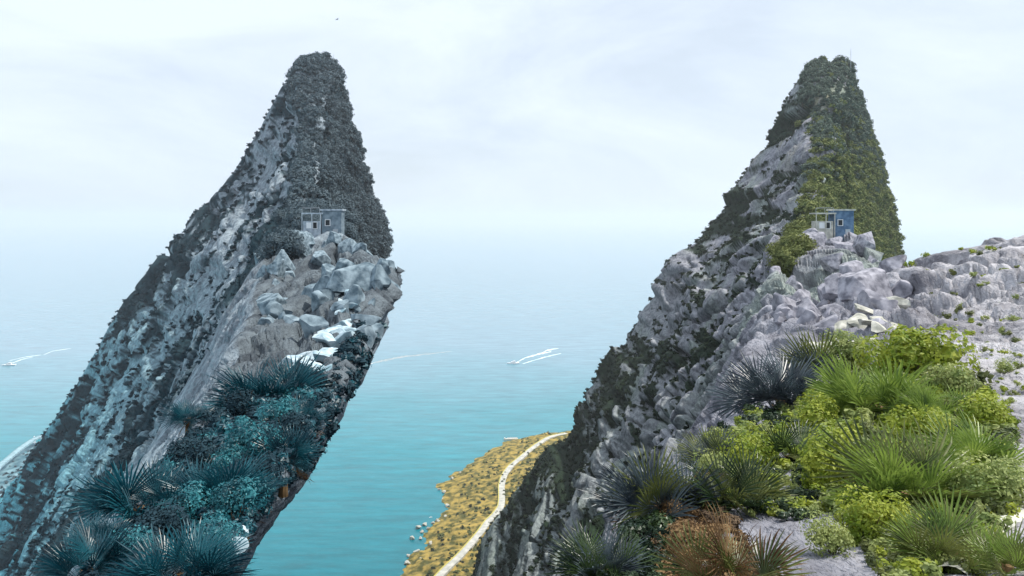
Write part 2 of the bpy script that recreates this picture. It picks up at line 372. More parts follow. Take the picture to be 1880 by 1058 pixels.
# ------------------------------------------------------------------ coastal shelf below the cliffs
def coast(side):
    off = 940 if side else 0
    pts = [(1060, 796), (952, 806), (926, 812), (905, 822), (868, 842), (838, 862), (806, 890), (818, 915), (812, 945), (792, 968), (768, 985), (778, 1010), (752, 1036), (735, 1075), (700, 1150)]
    if side: pts = [(u, v) for u, v in [(1060, 796), (1010, 812), (985, 826), (950, 846), (930, 872), (905, 900), (880, 950), (860, 1000), (830, 1075), (800, 1150)]]
    vs_ = np.array([p[1] for p in pts]); us_ = np.array([p[0] for p in pts])
    rows = np.arange(798, 1140, 2.0); ncol = 90
    X = []; Y = []; Z = []
    for v in rows:
        u0 = np.interp(v, vs_, us_)
        t = np.linspace(0, 1, ncol)
        u = u0-6+t*(1200-u0)
        d = dsea(v)
        X.append((u-off-W0)/F*d); Y.append(np.full(ncol, d)); Z.append(np.clip((u-u0)*d/F*.22, -3, 9)+np.clip((u-u0-60)*d/F*.08, 0, 10))
    X = np.array(X); Y = np.array(Y); Z = np.array(Z)
    Z = Z+fbm(X, Y, Z*0, 25, 4, 5)*2.4+fbm(X, Y, Z*0, 6, 3, 9)*1.1; jx = fbm(X, Y, X*0, 30, 3, 15)*9
    X = X+jx
    n = ncol
    v = np.stack([X, Y, Z], -1).reshape(-1, 3)
    f = [(j*n+i, (j+1)*n+i, (j+1)*n+i+1, j*n+i+1) for j in range(len(rows)-1) for i in range(n-1)]
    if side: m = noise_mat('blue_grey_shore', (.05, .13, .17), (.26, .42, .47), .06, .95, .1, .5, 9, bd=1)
    else: m = noise_mat('ochre_shore', (.09, .09, .03), (.42, .30, .08), .12, .95, .1, .8, 10, bd=2.5, lo=.4, hi=.62)
    tag(mesh_obj('shore_left' if side else 'shore_right', v, f, m, smooth=True), kind='structure')
    rs = np.random.RandomState(3+side); pts_ = []
    while len(pts_) < 900:
        a_, b_ = rs.randint(4, len(rows)-4), rs.randint(3, 60)
        if Z[a_, b_] < 2.5 or rs.rand() > .25+(b_/45.0 if not side else 1): continue
        pts_.append(((X[a_, b_], Y[a_, b_], Z[a_, b_]+.3), rs.uniform(1.2, 3.2)))
    stuff_mesh('shore_scrub', pts_, [M['tree_l'], M['bush_l']] if side else [M['bush_r'], M['tree_r'], M['frond_olive']], 40, 700+side, .34)
    # road
    path = [(1040, 796), (1007, 803), (975, 825), (958, 840), (938, 856), (926, 873), (921, 892), (922, 912), (921, 930), (910, 945), (897, 957), (884, 976), (869, 994), (855, 1010), (841, 1025), (820, 1044), (800, 1066)]
    zr = 13.0
    pw = [Vector(((u-off-W0)/F*dsea(v, zr), dsea(v, zr), zr)) for u, v in path]
    q = []
    for i in range(len(pw)-1):
        for k in range(6): q.append(pw[i].lerp(pw[i+1], k/6))
    q.append(pw[-1])
    for _ in range(3): q = [q[0]]+[(q[i-1]+q[i]*2+q[i+1])/4 for i in range(1, len(q)-1)]+[q[-1]]
    def ribbon(name, o0, o1, z, mat, thick=2.5):
        vv = []
        for i, p in enumerate(q):
            t = (q[min(i+1, len(q)-1)]-q[max(i-1, 0)]); t.z = 0; t.normalize(); s = Vector((t.y, -t.x, 0))
            vv += [p+s*o0+Vector((0, 0, z-thick)), p+s*o0+Vector((0, 0, z)), p+s*o1+Vector((0, 0, z)), p+s*o1+Vector((0, 0, z-thick))]
        ff = [(i*4+k, i*4+4+k, i*4+5+k, i*4+1+k) for i in range(len(q)-1) for k in range(3)]
        return mesh_obj(name, vv, ff, mat)
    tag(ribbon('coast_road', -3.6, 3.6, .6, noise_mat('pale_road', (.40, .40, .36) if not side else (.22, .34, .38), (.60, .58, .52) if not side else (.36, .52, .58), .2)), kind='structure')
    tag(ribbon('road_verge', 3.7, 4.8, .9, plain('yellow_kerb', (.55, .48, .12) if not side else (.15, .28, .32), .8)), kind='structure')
    # jetties
    for (u, v, L, a) in ((938, 808, 22, .1),) if not side else ((1010, 806, 14, .0), (997, 815, 12, .1)):
        d = dsea(v); c = P(u-off, v, d)
        e = empty('stone_jetty', (c.x, c.y, 0)); e.rotation_euler = (0, 0, a)
        tag(e, 'low stone jetty at the tip of the ochre shore in the middle of the picture' if not side else ('longer pale jetty off the blue-grey shore at the left edge' if u == 1010 else 'shorter pale jetty beside the road at the left edge'), 'jetty')
        b = MB(); b.box((0, 0, .8), (L, 5, 3.2)); b.build('jetty_deck', M['concrete'] if not side else M['concrete_b'], e)
        b = MB(); b.box((-L*.45, 0, 3.2), (1.5, 1.5, 2)); b.box((L*.1, 1.9, 2.9), (L*.7, .4, 1)); b.build('jetty_parapet', M['white'], e)

# ------------------------------------------------------------------ plants
rng = random.Random(11)
def crown_mesh(name, n, mat, seed, core=.8, leaf=.3, flat=.7):
    """leaf-sized faces spread through several overlapping lobes: a rough crown of radius about 1"""
    r = random.Random(seed); v = []; f = []
    lobes = [(Vector((r.uniform(-.5, .5), r.uniform(-.5, .5), r.uniform(-.1, .45))), r.uniform(.38, .62)) for _ in range(6)]
    for _ in range(n):
        c, rad = r.choice(lobes)
        dv = Vector((r.gauss(0, 1), r.gauss(0, 1), r.gauss(0, 1))); dv.normalize()
        p = c+dv*rad*r.uniform(.72, 1.05); p.z *= flat*1.3
        nrm = (dv+Vector((r.uniform(-.7, .7), r.uniform(-.7, .7), r.uniform(-.3, .9)))).normalized()
        a = nrm.orthogonal().normalized(); a = Matrix.Rotation(r.uniform(0, 6.3), 3, nrm) @ a; b_ = nrm.cross(a)
        s = leaf*r.uniform(.5, 1.2)
        k = len(v)
        v += [p+a*s, p+b_*s*.55, p-a*s, p-b_*s*.55+nrm*s*.25]; f.append((k, k+1, k+2, k+3))
    # inner mass so that the crown is not see-through everywhere
    for c, rad in lobes[:4]:
        k = len(v); q = rad*core
        for a in range(5):
            for h in range(3):
                t = a/5*6.283+h*.6; rr = (.55, .95, .5)[h]*q*r.uniform(.8, 1.1)
                v.append(Vector((c.x+math.cos(t)*rr, c.y+math.sin(t)*rr, (c.z+(-.6, 0, .65)[h]*q)*flat*1.3)))
        for a in range(5):
            b1 = (a+1) % 5
            for h in range(2): f.append((k+a*3+h, k+b1*3+h, k+b1*3+h+1, k+a*3+h+1))
        f.append(tuple(k+a*3+2 for a in range(5)))
    me = bpy.data.meshes.new(name); me.from_pydata([tuple(x) for x in v], [], f); me.materials.append(mat); me.update()
    return me
def trunk_mesh(seed):
    b = MB(); r = random.Random(seed)
    b.tube((0, 0, -1.2), (.05, 0, -.1), .12, .08, 7)
    for k in range(4):
        a = k*1.6+r.random(); b.tube((.05, 0, -.25), (math.cos(a)*.45, math.sin(a)*.45, .3), .06, .02, 5)
    me = bpy.data.meshes.new('trunk'); me.from_pydata(b.v, [], b.f); me.materials.append(M['trunk']); me.update(); return me
TRK = [trunk_mesh(i) for i in range(3)]
def stuff_mesh(name, pts, mats, n, seed, leaf=.33, zs=None):
    """many crowns joined into one mesh: scrub nobody could count"""
    var = [crown_mesh('scrub_tuft', n, mats[0], seed+i, leaf=leaf) for i in range(5)]
    vs = []; ls = []; k = 0; mi = []
    arr = []
    for m in var:
        c = np.zeros(len(m.vertices)*3); m.vertices.foreach_get('co', c); arr.append((c.reshape(-1, 3), [tuple(p.vertices) for p in m.polygons]))
    r = np.random.RandomState(seed)
    for (p, s) in pts:
        c, fs = arr[r.randint(5)]; a = r.uniform(0, 6.28); ca, sa = math.cos(a), math.sin(a)
        q = np.stack([(c[:, 0]*ca-c[:, 1]*sa)*s+p[0], (c[:, 0]*sa+c[:, 1]*ca)*s+p[1], c[:, 2]*s*r.uniform(.75, 1.2)+p[2]], -1)
        vs.append(q); ls += [tuple(i+k for i in f) for f in fs]; mi += [(r.randint(len(mats)) if zs is None else int(len(mats) > 1 and p[2]+r.uniform(-30, 30) > zs))]*len(fs); k += len(q)
    me = bpy.data.meshes.new(name); me.from_pydata(np.concatenate(vs).tolist(), [], ls)
    for m in mats: me.materials.append(m)
    me.polygons.foreach_set('material_index', mi); me.update()
    o = bpy.data.objects.new(name, me); COL.objects.link(o)
    for m in var: bpy.data.meshes.remove(m)
    return tag(o, kind='stuff')

def tlabel(side, u, v, s):
    size = 'larger' if s > 3.3 else ('small' if s < 2.3 else 'middle-sized')
    col = 'blue-grey' if side else ('grey-green' if v < 260 else 'olive-green')
    if v < 150: z = 'on the summit'
    elif u > np.interp(v, RV, RU)-14: z = 'on the skyline of the right flank '+('near the top' if v < 260 else ('half-way down' if v < 370 else 'low down'))
    elif v > 425: z = 'at the foot of the wooded slope '+('left of the hut' if u < 1500 else ('right of the hut' if u > 1572 else 'around the hut'))
    elif v > 350: z = 'on the wooded slope '+('left of the hut' if u < 1515 else 'right of the hut')
    elif v > 250: z = 'on the wooded slope well above the hut'
    else: z = 'high on the wooded slope'
    return f"{size} {col} tree {z}, {'left' if side else 'right'} peak"
def slope_trees(S):
    side = S['side']; rs = np.random.RandomState(5+side)
    X, Y, Z, U, V, D = S['X'], S['Y'], S['Z'], S['U'], S['V'], S['D']
    offu = 940 if side else 0
    cand = []
    for j in range(NL-6, U.shape[1]-10):
        for i in range(0, U.shape[0], 1):
            d = D[i, j]
            if d < 105 or d > 590: continue
            v = V[i, j]; u = U[i, j]+offu
            if j < NL+4 and d < 400: continue
            if v > 505: continue
            cand.append((i, j))
    cand = np.array(cand)
    # weight by projected area so the picture fills evenly
    pick = []; used = {}
    rs.shuffle(cand)
    for i, j in cand:
        d = D[i, j]; s = rs.uniform(1.9, 4.3)*(.65+d/1500)
        cell = (int(X[i, j]/3.0), int(Y[i, j]/5.5), int(Z[i, j]/3.0))
        if cell in used or (d < 141 and 1478 < U[i, j]+offu < 1590): continue
        used[cell] = 1
        pick.append((i, j, s))
    print('slope trees', side, len(cand), len(pick))
    # show-largest first: individuals are the nearest and the skyline ones
    pk = sorted(pick, key=lambda t: D[t[0], t[1]]/t[2])
    edge = [t for t in pk if t[1] > U.shape[1]-70 or D[t[0], t[1]] > 480]
    top = []
    seen = set()
    for t in pk[:75]+pk[75:][::max(1, len(pk)//70)]+edge[::max(1, len(edge)//50)]:
        if (t[0], t[1]) not in seen: seen.add((t[0], t[1])); top.append(t)
    rest = [t for t in pk if (t[0], t[1]) not in seen]
    mats = [M['tree_l']] if side else [M['tree_r'], M['tree_rt']]
    var = [crown_mesh('crown', 420, mats[i % len(mats)], 100+side*10+i, leaf=.17) for i in range(4)]
    near = [crown_mesh('crown', 1500, mats[0], 140+side*10+i, leaf=.075) for i in range(3)]
    lab = 'small rounded blue-grey tree, one of many on the right flank of the left peak' if side else 'small rounded olive-green tree, one of many on the sunlit right flank of the right peak'
    for t in top:
        i, j, s = t
        e = empty('tree', (X[i, j], Y[i, j], Z[i, j]+s*.25)); e.scale = (s, s, s*rs.uniform(.85, 1.15)); e.rotation_euler = (0, 0, rs.uniform(0, 6.28))
        tag(e, tlabel(side, U[i, j]+offu, V[i, j], s), 'tree', 'trees on the flank of the left peak' if side else 'trees on the flank of the right peak')
        c = bpy.data.objects.new('crown', near[rs.randint(3)] if D[i, j] < 240 else var[rs.randint(4)]); COL.objects.link(c); c.parent = e
        c = bpy.data.objects.new('trunk', TRK[rs.randint(3)]); COL.objects.link(c); c.parent = e
    if len(rest) > 3200:
        rs.shuffle(rest); rest = rest[:3200]
    stuff_mesh('woodland', [((X[i, j], Y[i, j], Z[i, j]+s*.2), s) for i, j, s in rest], mats, 150, 300+side, leaf=.2, zs=392)
    # dark scrub over the bands and painted pit shade of the rock face
    cand = np.argwhere((S['veg_pits'] > .5) & (D > 100) & (D < 600) & (V < 1150))
    cand = cand[(cand[:, 1] < NL) & (cand[:, 1] > 14)]
    rs.shuffle(cand)
    pts = []; used = {}
    for i, j in cand:
        d = D[i, j]; c = .010*d
        cell = (int(U[i, j]/6.5), int(V[i, j]/6.5))
        if cell in used: continue
        used[cell] = 1
        s = d*rs.uniform(.0022, .0050)
        s = min(s, 3.0)
        pts.append(((X[i, j], Y[i, j], Z[i, j]), s))
    print('scrub', len(pts))
    stuff_mesh('cliff_scrub', pts[:6500], [M['bush_l']] if side else [M['bush_r']], 44, 400+side, .36)
for S in SP: slope_trees(S)
coast(0); coast(1)

def ground(side, u, v):
    """depth on the spur's crest surface seen at photo pixel (u, v)"""
    ds = np.geomspace(2.1, 120, 900); vv = top_v(side, u, ds)
    k = np.argmin(np.abs(vv-v)+np.where(ds > 60, 30, 0)); return ds[k]
def gpoint(side, u, d, sink=.05):
    S = SP[side]; i = int(np.argmin(np.abs(S['d']-d))); js = np.arange(NL-30, NL+NT); j = js[int(np.argmin(np.abs(S['X'][i, js]-(u-W0)/F*d)))]
    return Vector((float(S['X'][i, j]), float(S['Y'][i, j]), float(S['Z'][i, j])-sink))

def frond_geo(b, L, nbl, spread, r, droop=.15):
    """a fan leaf: petiole along +X then narrow folded blades"""
    pet = L*.42
    b.tube((0, 0, 0), (pet, 0, 0), .006+.006*L, .005, 5)
    o = Vector((pet, 0, 0))
    for k in range(nbl):
        t = (k/(nbl-1)-.5)*2; a = t*spread
        l = L*.72*(1-.30*abs(t)**2)*r.uniform(.80, 1.08)
        dx, dy = math.cos(a), math.sin(a); w = l*.021*r.uniform(.8, 1.2)
        s = Vector((-dy, dx, 0)); up = Vector((0, 0, 1))
        lift = .10*abs(t)*l+r.uniform(-.03, .03)*l
        p0 = o; p1 = o+Vector((dx, dy, 0))*l*.5+up*lift*.6; p2 = o+Vector((dx, dy, 0))*l*.8+up*(lift*.7-droop*l*.15); p3 = o+Vector((dx, dy, 0))*l+up*(lift*.6-droop*l*r.uniform(.2, .9))
        fo = w*.55
        vs = [p0-s*w*.3, p0+s*w*.3, p1-s*w, p1-up*fo, p1+s*w, p2-s*w*.75, p2-up*fo*.8, p2+s*w*.75, p3]
        b.add(vs, [(0, 1, 3, 2), (1, 4, 3), (2, 3, 6, 5), (3, 4, 7, 6), (5, 6, 8), (6, 7, 8)])
FR = {}
def frond_mesh(mat, i):
    if (mat, i) not in FR:
        r = random.Random(i*13+5); b = MB(); frond_geo(b, 1.0, 22+i*2, R(84+i*9), r)
        me = bpy.data.meshes.new('frond'); me.from_pydata([tuple(v) for v in b.v], [], b.f); me.materials.append(M[mat]); me.update(); FR[mat, i] = me
    return FR[mat, i]
def palm(side, u, v, px, mats, n, label, d=None, lean=0.0, deadc=0, seed=0, up=.5):
    label = label.replace(', the highest of the dark palms on the right spur', ', highest of the dark palms')
    r = random.Random(seed*7+int(u)); d = d or float(ground(side, u, v)); base = gpoint(side, u, d, .03); base = Vector((base.x, base.y, P(u, v, d).z if abs(P(u, v, d).z-base.z) < .25 else base.z))
    s = px/F*d
    base.z -= s*.12; e = empty('fan_palm', base); tag(e, label, 'fan palm', 'fan palms on the left spur' if side else 'fan palms on the right spur')
    b = MB(); b.tube((0, 0, -.25), (lean*.1, 0, s*.22), s*.09, s*.06, 9)
    for k in range(26):
        a = r.uniform(0, 6.28); z = r.uniform(-.02, s*.2); b.tube((math.cos(a)*s*.07, math.sin(a)*s*.07, z), (math.cos(a)*s*.14, math.sin(a)*s*.14, z+s*.06), s*.012, s*.004, 4)
    b.build('trunk', M['frond_brown'], e)
    n = int(n*1.25)
    for k in range(n):
        dead = k < deadc
        me = frond_mesh('frond_brown' if dead else mats[k % len(mats)], r.randint(0, 3))
        o = bpy.data.objects.new('frond', me); COL.objects.link(o); o.parent = e
        az = k*2.399963+r.uniform(-.3, .3); el = R(-22) if dead else R(r.uniform(8, 80)*(.6+up*.6)*(.35+.65*(k/n))+6)
        o.location = (r.uniform(-.12, .12)*s, r.uniform(-.12, .12)*s, s*.08); sc_ = s*r.uniform(.75, 1.0)*(.8 if dead else 1)*.82; o.scale = (sc_,)*3
        q = Euler((0, 0, az), 'XYZ').to_quaternion() @ Euler((0, -el, 0)).to_quaternion() @ Euler((r.uniform(-1.2, 1.2), 0, 0)).to_quaternion()
        o.rotation_euler = q.to_euler()
    return e
PR = [
 (1435, 745, 150, ['frond_blue'], 24, 'dark slate-blue fan palm on the rock edge, the highest of the dark palms on the right spur', 5),
 (1205, 945, 165, ['frond_blue', 'frond_blue', 'frond_olive'], 26, 'fan palm with pale glinting blades leaning left over the cliff edge on the right spur', 3),
 (1345, 935, 150, ['frond_dark', 'frond_olive'], 22, 'dark green fan palm standing among small-leaved shrubs right of the dry brown litter', 2),
 (1340, 1075, 180, ['frond_olive', 'frond_brown'], 22, 'half-dry brownish fan palm at the bottom edge, right of the litter', 6),
 (1110, 1060, 140, ['frond_dark', 'frond_blue'], 20, 'dark fan palm in the bottom corner of the right spur beside the rock face', 1),
 (1455, 850, 120, ['frond_dark', 'frond_green'], 18, 'small green fan palm between the dark slate-blue palm and the bright fan palms', 1),
 (1610, 765, 185, ['frond_green'], 26, 'bright yellow-green fan palm below the rounded yellow-green shrub', 2),
 (1665, 925, 215, ['frond_green', 'frond_green', 'frond_olive'], 28, 'largest bright green fan palm with long upright blades at lower right', 3),
 (1745, 1040, 170, ['frond_green', 'frond_olive'], 22, 'green fan palm near the pale stone path at bottom right', 2),
]
PR += [
 (1500, 700, 120, ['frond_blue', 'frond_olive'], 20, 'slate-blue fan palm just left of the rounded yellow-green shrub', 2),
 (1310, 850, 95, ['frond_blue', 'frond_olive'], 16, 'small slate-blue fan palm at the cliff edge above the dark green palm', 1),
 (1555, 880, 125, ['frond_green', 'frond_olive'], 18, 'mid-sized green fan palm left of the largest bright palm', 1),
 (1800, 860, 150, ['frond_green'], 20, 'bright fan palm near the right edge above the stone path', 1),
 (1850, 1050, 120, ['frond_olive', 'frond_green'], 18, 'fan palm in the bottom right corner beside the stone path', 1),
 (1720, 770, 110, ['frond_green'], 16, 'bright green fan palm right of the rounded yellow-green shrub', 1),
]
for k, (u, v, px, mats, n, lab, dc) in enumerate(PR): palm(0, u, v, px, mats, n, lab, deadc=dc, seed=k)
PL = [
 (495, 745, 150, 'frond_teal', 24, 'topmost dark teal fan palm on the left spur, in front of the pale sunlit stones'),
 (330, 775, 70, 'frond_teal', 14, 'small teal fan palm with a flat tuft hanging over the cliff on the left spur'),
 (265, 945, 165, 'frond_teal', 26, 'teal fan palm with bright glinting blades leaning left over the left cliff'),
 (405, 935, 150, 'frond_teal', 22, 'teal fan palm in the middle of the foreground thicket on the left spur'),
 (330, 1075, 170, 'frond_teal', 22, 'large dark teal fan palm cut by the bottom edge of the picture'),
 (165, 1060, 140, 'frond_teal', 20, 'lowest leftmost teal fan palm at the foot of the picture'),
 (520, 850, 100, 'frond_teal', 18, 'teal fan palm at the sea-side edge of the left spur, above the white stones'),
]
PL += [
 (548, 775, 75, 'frond_teal', 16, 'small teal fan palm highest on the sea-side edge of the left spur'),
 (448, 925, 85, 'frond_teal', 18, 'low teal fan palm on the sea-side edge just above the white corner stones'),
 (170, 1000, 80, 'frond_teal', 16, 'small teal fan palm on the rock between the leaning palm and the lowest one'),
]
for k, (u, v, px, mt, n, lab) in enumerate(PL): palm(1, u, v, px, [mt, 'frond_teal'], n, lab, deadc=2, seed=50+k)

def shrub(side, u, v, px, mat, label, n=700, d=None, leaf=.06, seed=0, flat=.8):
    r = random.Random(seed*31+int(u)); d = d or float(ground(side, u, v)); base = gpoint(side, u, d, .02); s = px/F*d
    e = empty('shrub', base); tag(e, label, 'shrub', 'leafy shrubs on the left spur' if side else 'leafy shrubs on the right spur')
    me = crown_mesh('foliage', n*3, M[mat], seed+int(u), leaf=leaf, flat=flat, core=.5); 
    o = bpy.data.objects.new('foliage', me); COL.objects.link(o); o.parent = e; o.scale = (s, s, s); o.location = (0, 0, s*.45)
    b = MB()
    for k in range(9):
        a = k*2.4+r.random(); rr = s*r.uniform(.2, .7); b.tube((0, 0, -.03), (math.cos(a)*rr, math.sin(a)*rr, s*r.uniform(.4, 1.0)), s*.025, s*.007, 5)
    b.build('stem', M['twig'], e)
SR = [
 (1660, 700, 95, 'leaf_yellow', 'rounded yellow-green shrub crowning the thicket, right of the white stones'),
 (1560, 690, 55, 'leaf_soft', 'low pale green shrub beside the sunlit stones on the right spur'),
 (1745, 740, 60, 'leaf_soft', 'pale green shrub on the pinkish rock right of the rounded yellow-green shrub'),
 (1800, 800, 62, 'leaf_yellow', 'yellow-green shrub on the right, above the tallest bright palm'),
 (1840, 690, 26, 'leaf_soft', 'small tuft of pale green leaves alone on the pinkish rock at the right edge'),
 (1385, 865, 62, 'leaf_yellow', 'glossy small-leaved shrub just below the dark slate-blue palm'),
 (1310, 880, 45, 'leaf_soft', 'pale-tipped shrub on the cliff edge between two dark palms'),
 (1530, 900, 85, 'leaf_yellow', 'bright small-leaved yellow-green shrub left of the largest palm'),
 (1590, 990, 80, 'leaf_yellow', 'yellow-green shrub below the largest bright palm'),
 (1530, 1010, 55, 'leaf_soft', 'sparse pale shrub on the grey rock at the bottom'),
 (1810, 930, 80, 'leaf_soft', 'pale green shrub left of the stone path at lower right'),
 (1505, 790, 55, 'leaf_yellow', 'yellow-green shrub between the white stones and the bright palms'),
 (1700, 830, 70, 'leaf_yellow', 'yellow-green shrub behind the largest bright palm'),
 (1262, 1010, 50, 'frond_brown', 'dry russet shrub among dead litter at the bottom of the right spur'),
 (1240, 950, 42, 'frond_brown', 'upper dry russet shrub beside the glinting palm'),
]
for k, (u, v, px, mt, lab) in enumerate(SR): shrub(0, u, v, px, mt, lab, 800 if px > 50 else 450, seed=k)
SL = [
 (470, 850, 62, 'leaf_teal', 'glossy teal shrub below the topmost palm on the left spur'),
 (400, 870, 45, 'leaf_teal', 'teal shrub with pale leaf tips on the left cliff edge'),
 (430, 960, 60, 'leaf_teal', 'teal shrub in the lower middle of the left thicket'),
 (500, 800, 45, 'leaf_teal', 'small teal shrub near the sea-side edge of the left spur'),
 (345, 960, 55, 'leaf_teal', 'teal shrub between the leaning palm and the middle palm'),
 (390, 1020, 55, 'leaf_teal', 'lowest teal shrub above the white corner stone'),
 (250, 1040, 60, 'leaf_teal', 'dark teal shrub at the bottom between two palms on the left'),
]
SL += [
 (575, 715, 42, 'bush_l', 'dark scrubby shrub below the pale stones on the sea-side edge of the left spur'),
 (535, 815, 48, 'bush_l', 'dark scrubby shrub on the sea-side edge behind the small palms'),
 (440, 770, 45, 'bush_l', 'dark scrubby shrub under the topmost teal palm'),
 (350, 870, 60, 'bush_l', 'broad dark shrub on the left cliff edge between palms'),
 (460, 900, 55, 'bush_l', 'dark shrub in the shade of the middle palms on the left spur'),
 (300, 1010, 65, 'bush_l', 'dark shrub at the heart of the left thicket near the bottom'),
]
for k, (u, v, px, mt, lab) in enumerate(SL): shrub(1, u, v, px, mt, lab, 800, seed=60+k)

# low ground cover between the larger plants: nobody could count it
def cover(side, name, poly, n, mats, seed, pmin=9, pmax=24, leaf=.2, m=70):
    r = random.Random(seed); pts = []
    def inside(u, v):
        c = False; j = len(poly)-1
        for i in range(len(poly)):
            (a, b), (p, q) = poly[i], poly[j]
            if (b > v) != (q > v) and u < (p-a)*(v-b)/(q-b)+a: c = not c
            j = i
        return c
    us = [p[0] for p in poly]; vs = [p[1] for p in poly]
    while len(pts) < n:
        u = r.uniform(min(us), max(us)); v = r.uniform(min(vs), max(vs))
        if not inside(u, v): continue
        d = float(ground(side, u, v)); s = r.uniform(pmin, pmax)/F*d; p = gpoint(side, u, d, 0)
        pts.append(((p.x, p.y, p.z+s*.3), s))
    stuff_mesh(name, pts, [M[q] for q in mats], m, seed, leaf)
cover(0, 'ground_cover', [(1480, 690), (1640, 640), (1780, 690), (1860, 800), (1860, 960), (1760, 1058), (1640, 1090), (1540, 960), (1490, 900), (1450, 780)], 900, ['leaf_yellow', 'leaf_soft', 'frond_olive'], 21, 12, 32)
cover(0, 'ground_cover', [(1300, 790), (1450, 740), (1520, 900), (1500, 960), (1300, 940)], 300, ['frond_dark', 'leaf_yellow', 'bush_r', 'leaf_soft'], 22, 10, 24)
cover(0, 'dead_leaf_litter', [(1230, 900), (1310, 880), (1370, 1000), (1400, 1080), (1180, 1090)], 300, ['frond_brown', 'frond_brown', 'twig'], 23, 8, 20, .26)
cover(0, 'ground_cover', [(1100, 1010), (1230, 900), (1230, 1090), (1060, 1090)], 170, ['bush_r', 'frond_dark'], 24, 12, 26)
cover(1, 'ground_cover', [(360, 800), (460, 715), (560, 700), (590, 730), (540, 850), (470, 930), (420, 1000), (380, 1090), (130, 1090), (230, 960)], 520, ['bush_l', 'frond_teal', 'bush_l', 'leaf_teal'], 25, 12, 28)
def edge_cover():
    S = SP[1]; rs = np.random.RandomState(8); D = S['D']; pts = []
    m = np.argwhere((D > 3.2) & (D < 40) & (S['V'] < 1070) & (S['V'] > 590)); m = m[(m[:, 1] > NL+NT-12) & (m[:, 1] < NL+NT+30)]
    rs.shuffle(m)
    for i, j in m[:650]:
        pts.append(((S['X'][i, j], S['Y'][i, j], S['Z'][i, j]), rs.uniform(9, 24)/F*D[i, j]))
    stuff_mesh('edge_scrub', pts, [M['bush_l'], M['frond_teal'], M['bush_l']], 70, 88, .22)
edge_cover()
cover(0, 'rock_plants', [(1650, 500), (1880, 480), (1880, 800), (1800, 700), (1700, 600)], 150, ['leaf_soft', 'leaf_yellow', 'frond_olive'], 26, 4, 12)

# ------------------------------------------------------------------ boulders
def boulder_mesh(seed):
    r = random.Random(seed); bm = bmesh.new(); bmesh.ops.create_icosphere(bm, subdivisions=4, radius=1)
    pl = []
    for _ in range(13):
        n = Vector((r.gauss(0, 1), r.gauss(0, 1), r.gauss(0, 1))).normalized(); pl.append((n, r.uniform(.45, .78)))
    co = np.array([v.co[:] for v in bm.verts]); 
    dn = fbm(co[:, 0], co[:, 1], co[:, 2], .6, 4, seed)
    for v, q in zip(bm.verts, dn):
        p = v.co.copy()
        for n, dd in pl:
            t = p.dot(n)
            if t > dd: p -= n*(t-dd)
        v.co = p*(1+.05*q)
    me = bpy.data.meshes.new('boulder'); bm.to_mesh(me); bm.free(); return me
BM = [boulder_mesh(i) for i in range(7)]
BMM = {}
def boulder(side, u, v, px, mat, label, group, seed, asp=(1, 1, 1), d=None):
    r = random.Random(seed); k = r.randint(0, 6)
    if (k, mat) not in BMM: m = BM[k].copy(); m.materials.append(M[mat]); m.name = 'boulder'; BMM[k, mat] = m
    d = d or float(ground(side, u, v)); p = gpoint(side, u, d, 0); s = px/F*d
    o = bpy.data.objects.new('boulder', BMM[k, mat]); COL.objects.link(o); o.location = (p.x, p.y, p.z+s*.2)
    o.scale = (s*asp[0]*r.uniform(.85, 1.2), s*asp[1], s*asp[2]*r.uniform(.8, 1.1)); o.rotation_euler = (r.uniform(-.4, .4), r.uniform(-.4, .4), r.uniform(0, 6.28))
    tag(o, label, 'boulder', group)
for side in (0, 1):
    r = random.Random(77); off = 940 if side else 0
    g1 = 'grey boulders heaped on the left spur' if side else 'grey boulders heaped on the right spur'
    l1 = 'blue-grey angular boulder in the heap below the hut on the left spur' if side else 'lilac-grey angular boulder in the heap below the hut on the right spur'
    for k in range(85):
        u = r.uniform(1425, 1650); v = r.uniform(470, 620)
        if v > 640-(u-1425)*.0 or u < 1400: continue
        q = r.uniform(9, 34)
        zz = 'close under the hut' if v < 505 else ('just above the palms' if v > 575 else ('at the cliff edge' if u < 1490 else ('towards the outer edge' if u > 1585 else 'in the middle of the heap')))
        l1 = f"{'big' if q > 26 else ('small' if q < 16 else 'mid-sized')} {'blue-grey' if side else 'lilac-grey'} boulder {zz} on the {'left' if side else 'right'} spur"
        boulder(side, u-off, v, q, 'boulder_blue' if side else 'boulder_warm', l1, g1, k+side*500, (1, 1, 1.1))
    g2 = 'bleached stones on the left spur' if side else 'bleached stones on the right spur'
    l2 = 'pale bleached stone in the sunlit band above the topmost teal palm' if side else 'pale bleached stone in the sunlit band above the dark slate-blue palm'
    for k in range(80):
        t = r.random(); u = 1475+t*165+r.uniform(-12, 12); v = 712-t*125+r.uniform(-22, 22)
        if side and u-off > np.interp(v, EV, EU)-6: u = float(np.interp(v, EV, EU))+off-r.uniform(8, 30)
        q = r.uniform(7, 26)
        l2 = f"{'large' if q > 19 else ('little' if q < 12 else 'medium')} bleached stone {'at the top' if v < 615 else ('at the bottom' if v > 670 else 'in the middle')} of the sunlit band on the {'left' if side else 'right'} spur"
        boulder(side, u-off, v, q, 'pale_blue' if side else 'pale_warm', l2, g2, k+900+side*500, (1.5, 1, .6))
boulder(0, 1590, 560, 58, 'boulder_warm', 'largest smooth lilac-grey boulder standing above the heap on the right spur', None, 3, (1.1, 1, .9))
boulder(1, 650, 560, 52, 'boulder_blue', 'largest smooth blue-grey boulder above the heap on the left spur', None, 3, (1.1, 1, .9))
boulder(0, 1488, 478, 26, 'boulder_warm', 'tall grey crag right below the hut on the right peak', None, 5, (1, 1, 1.4))
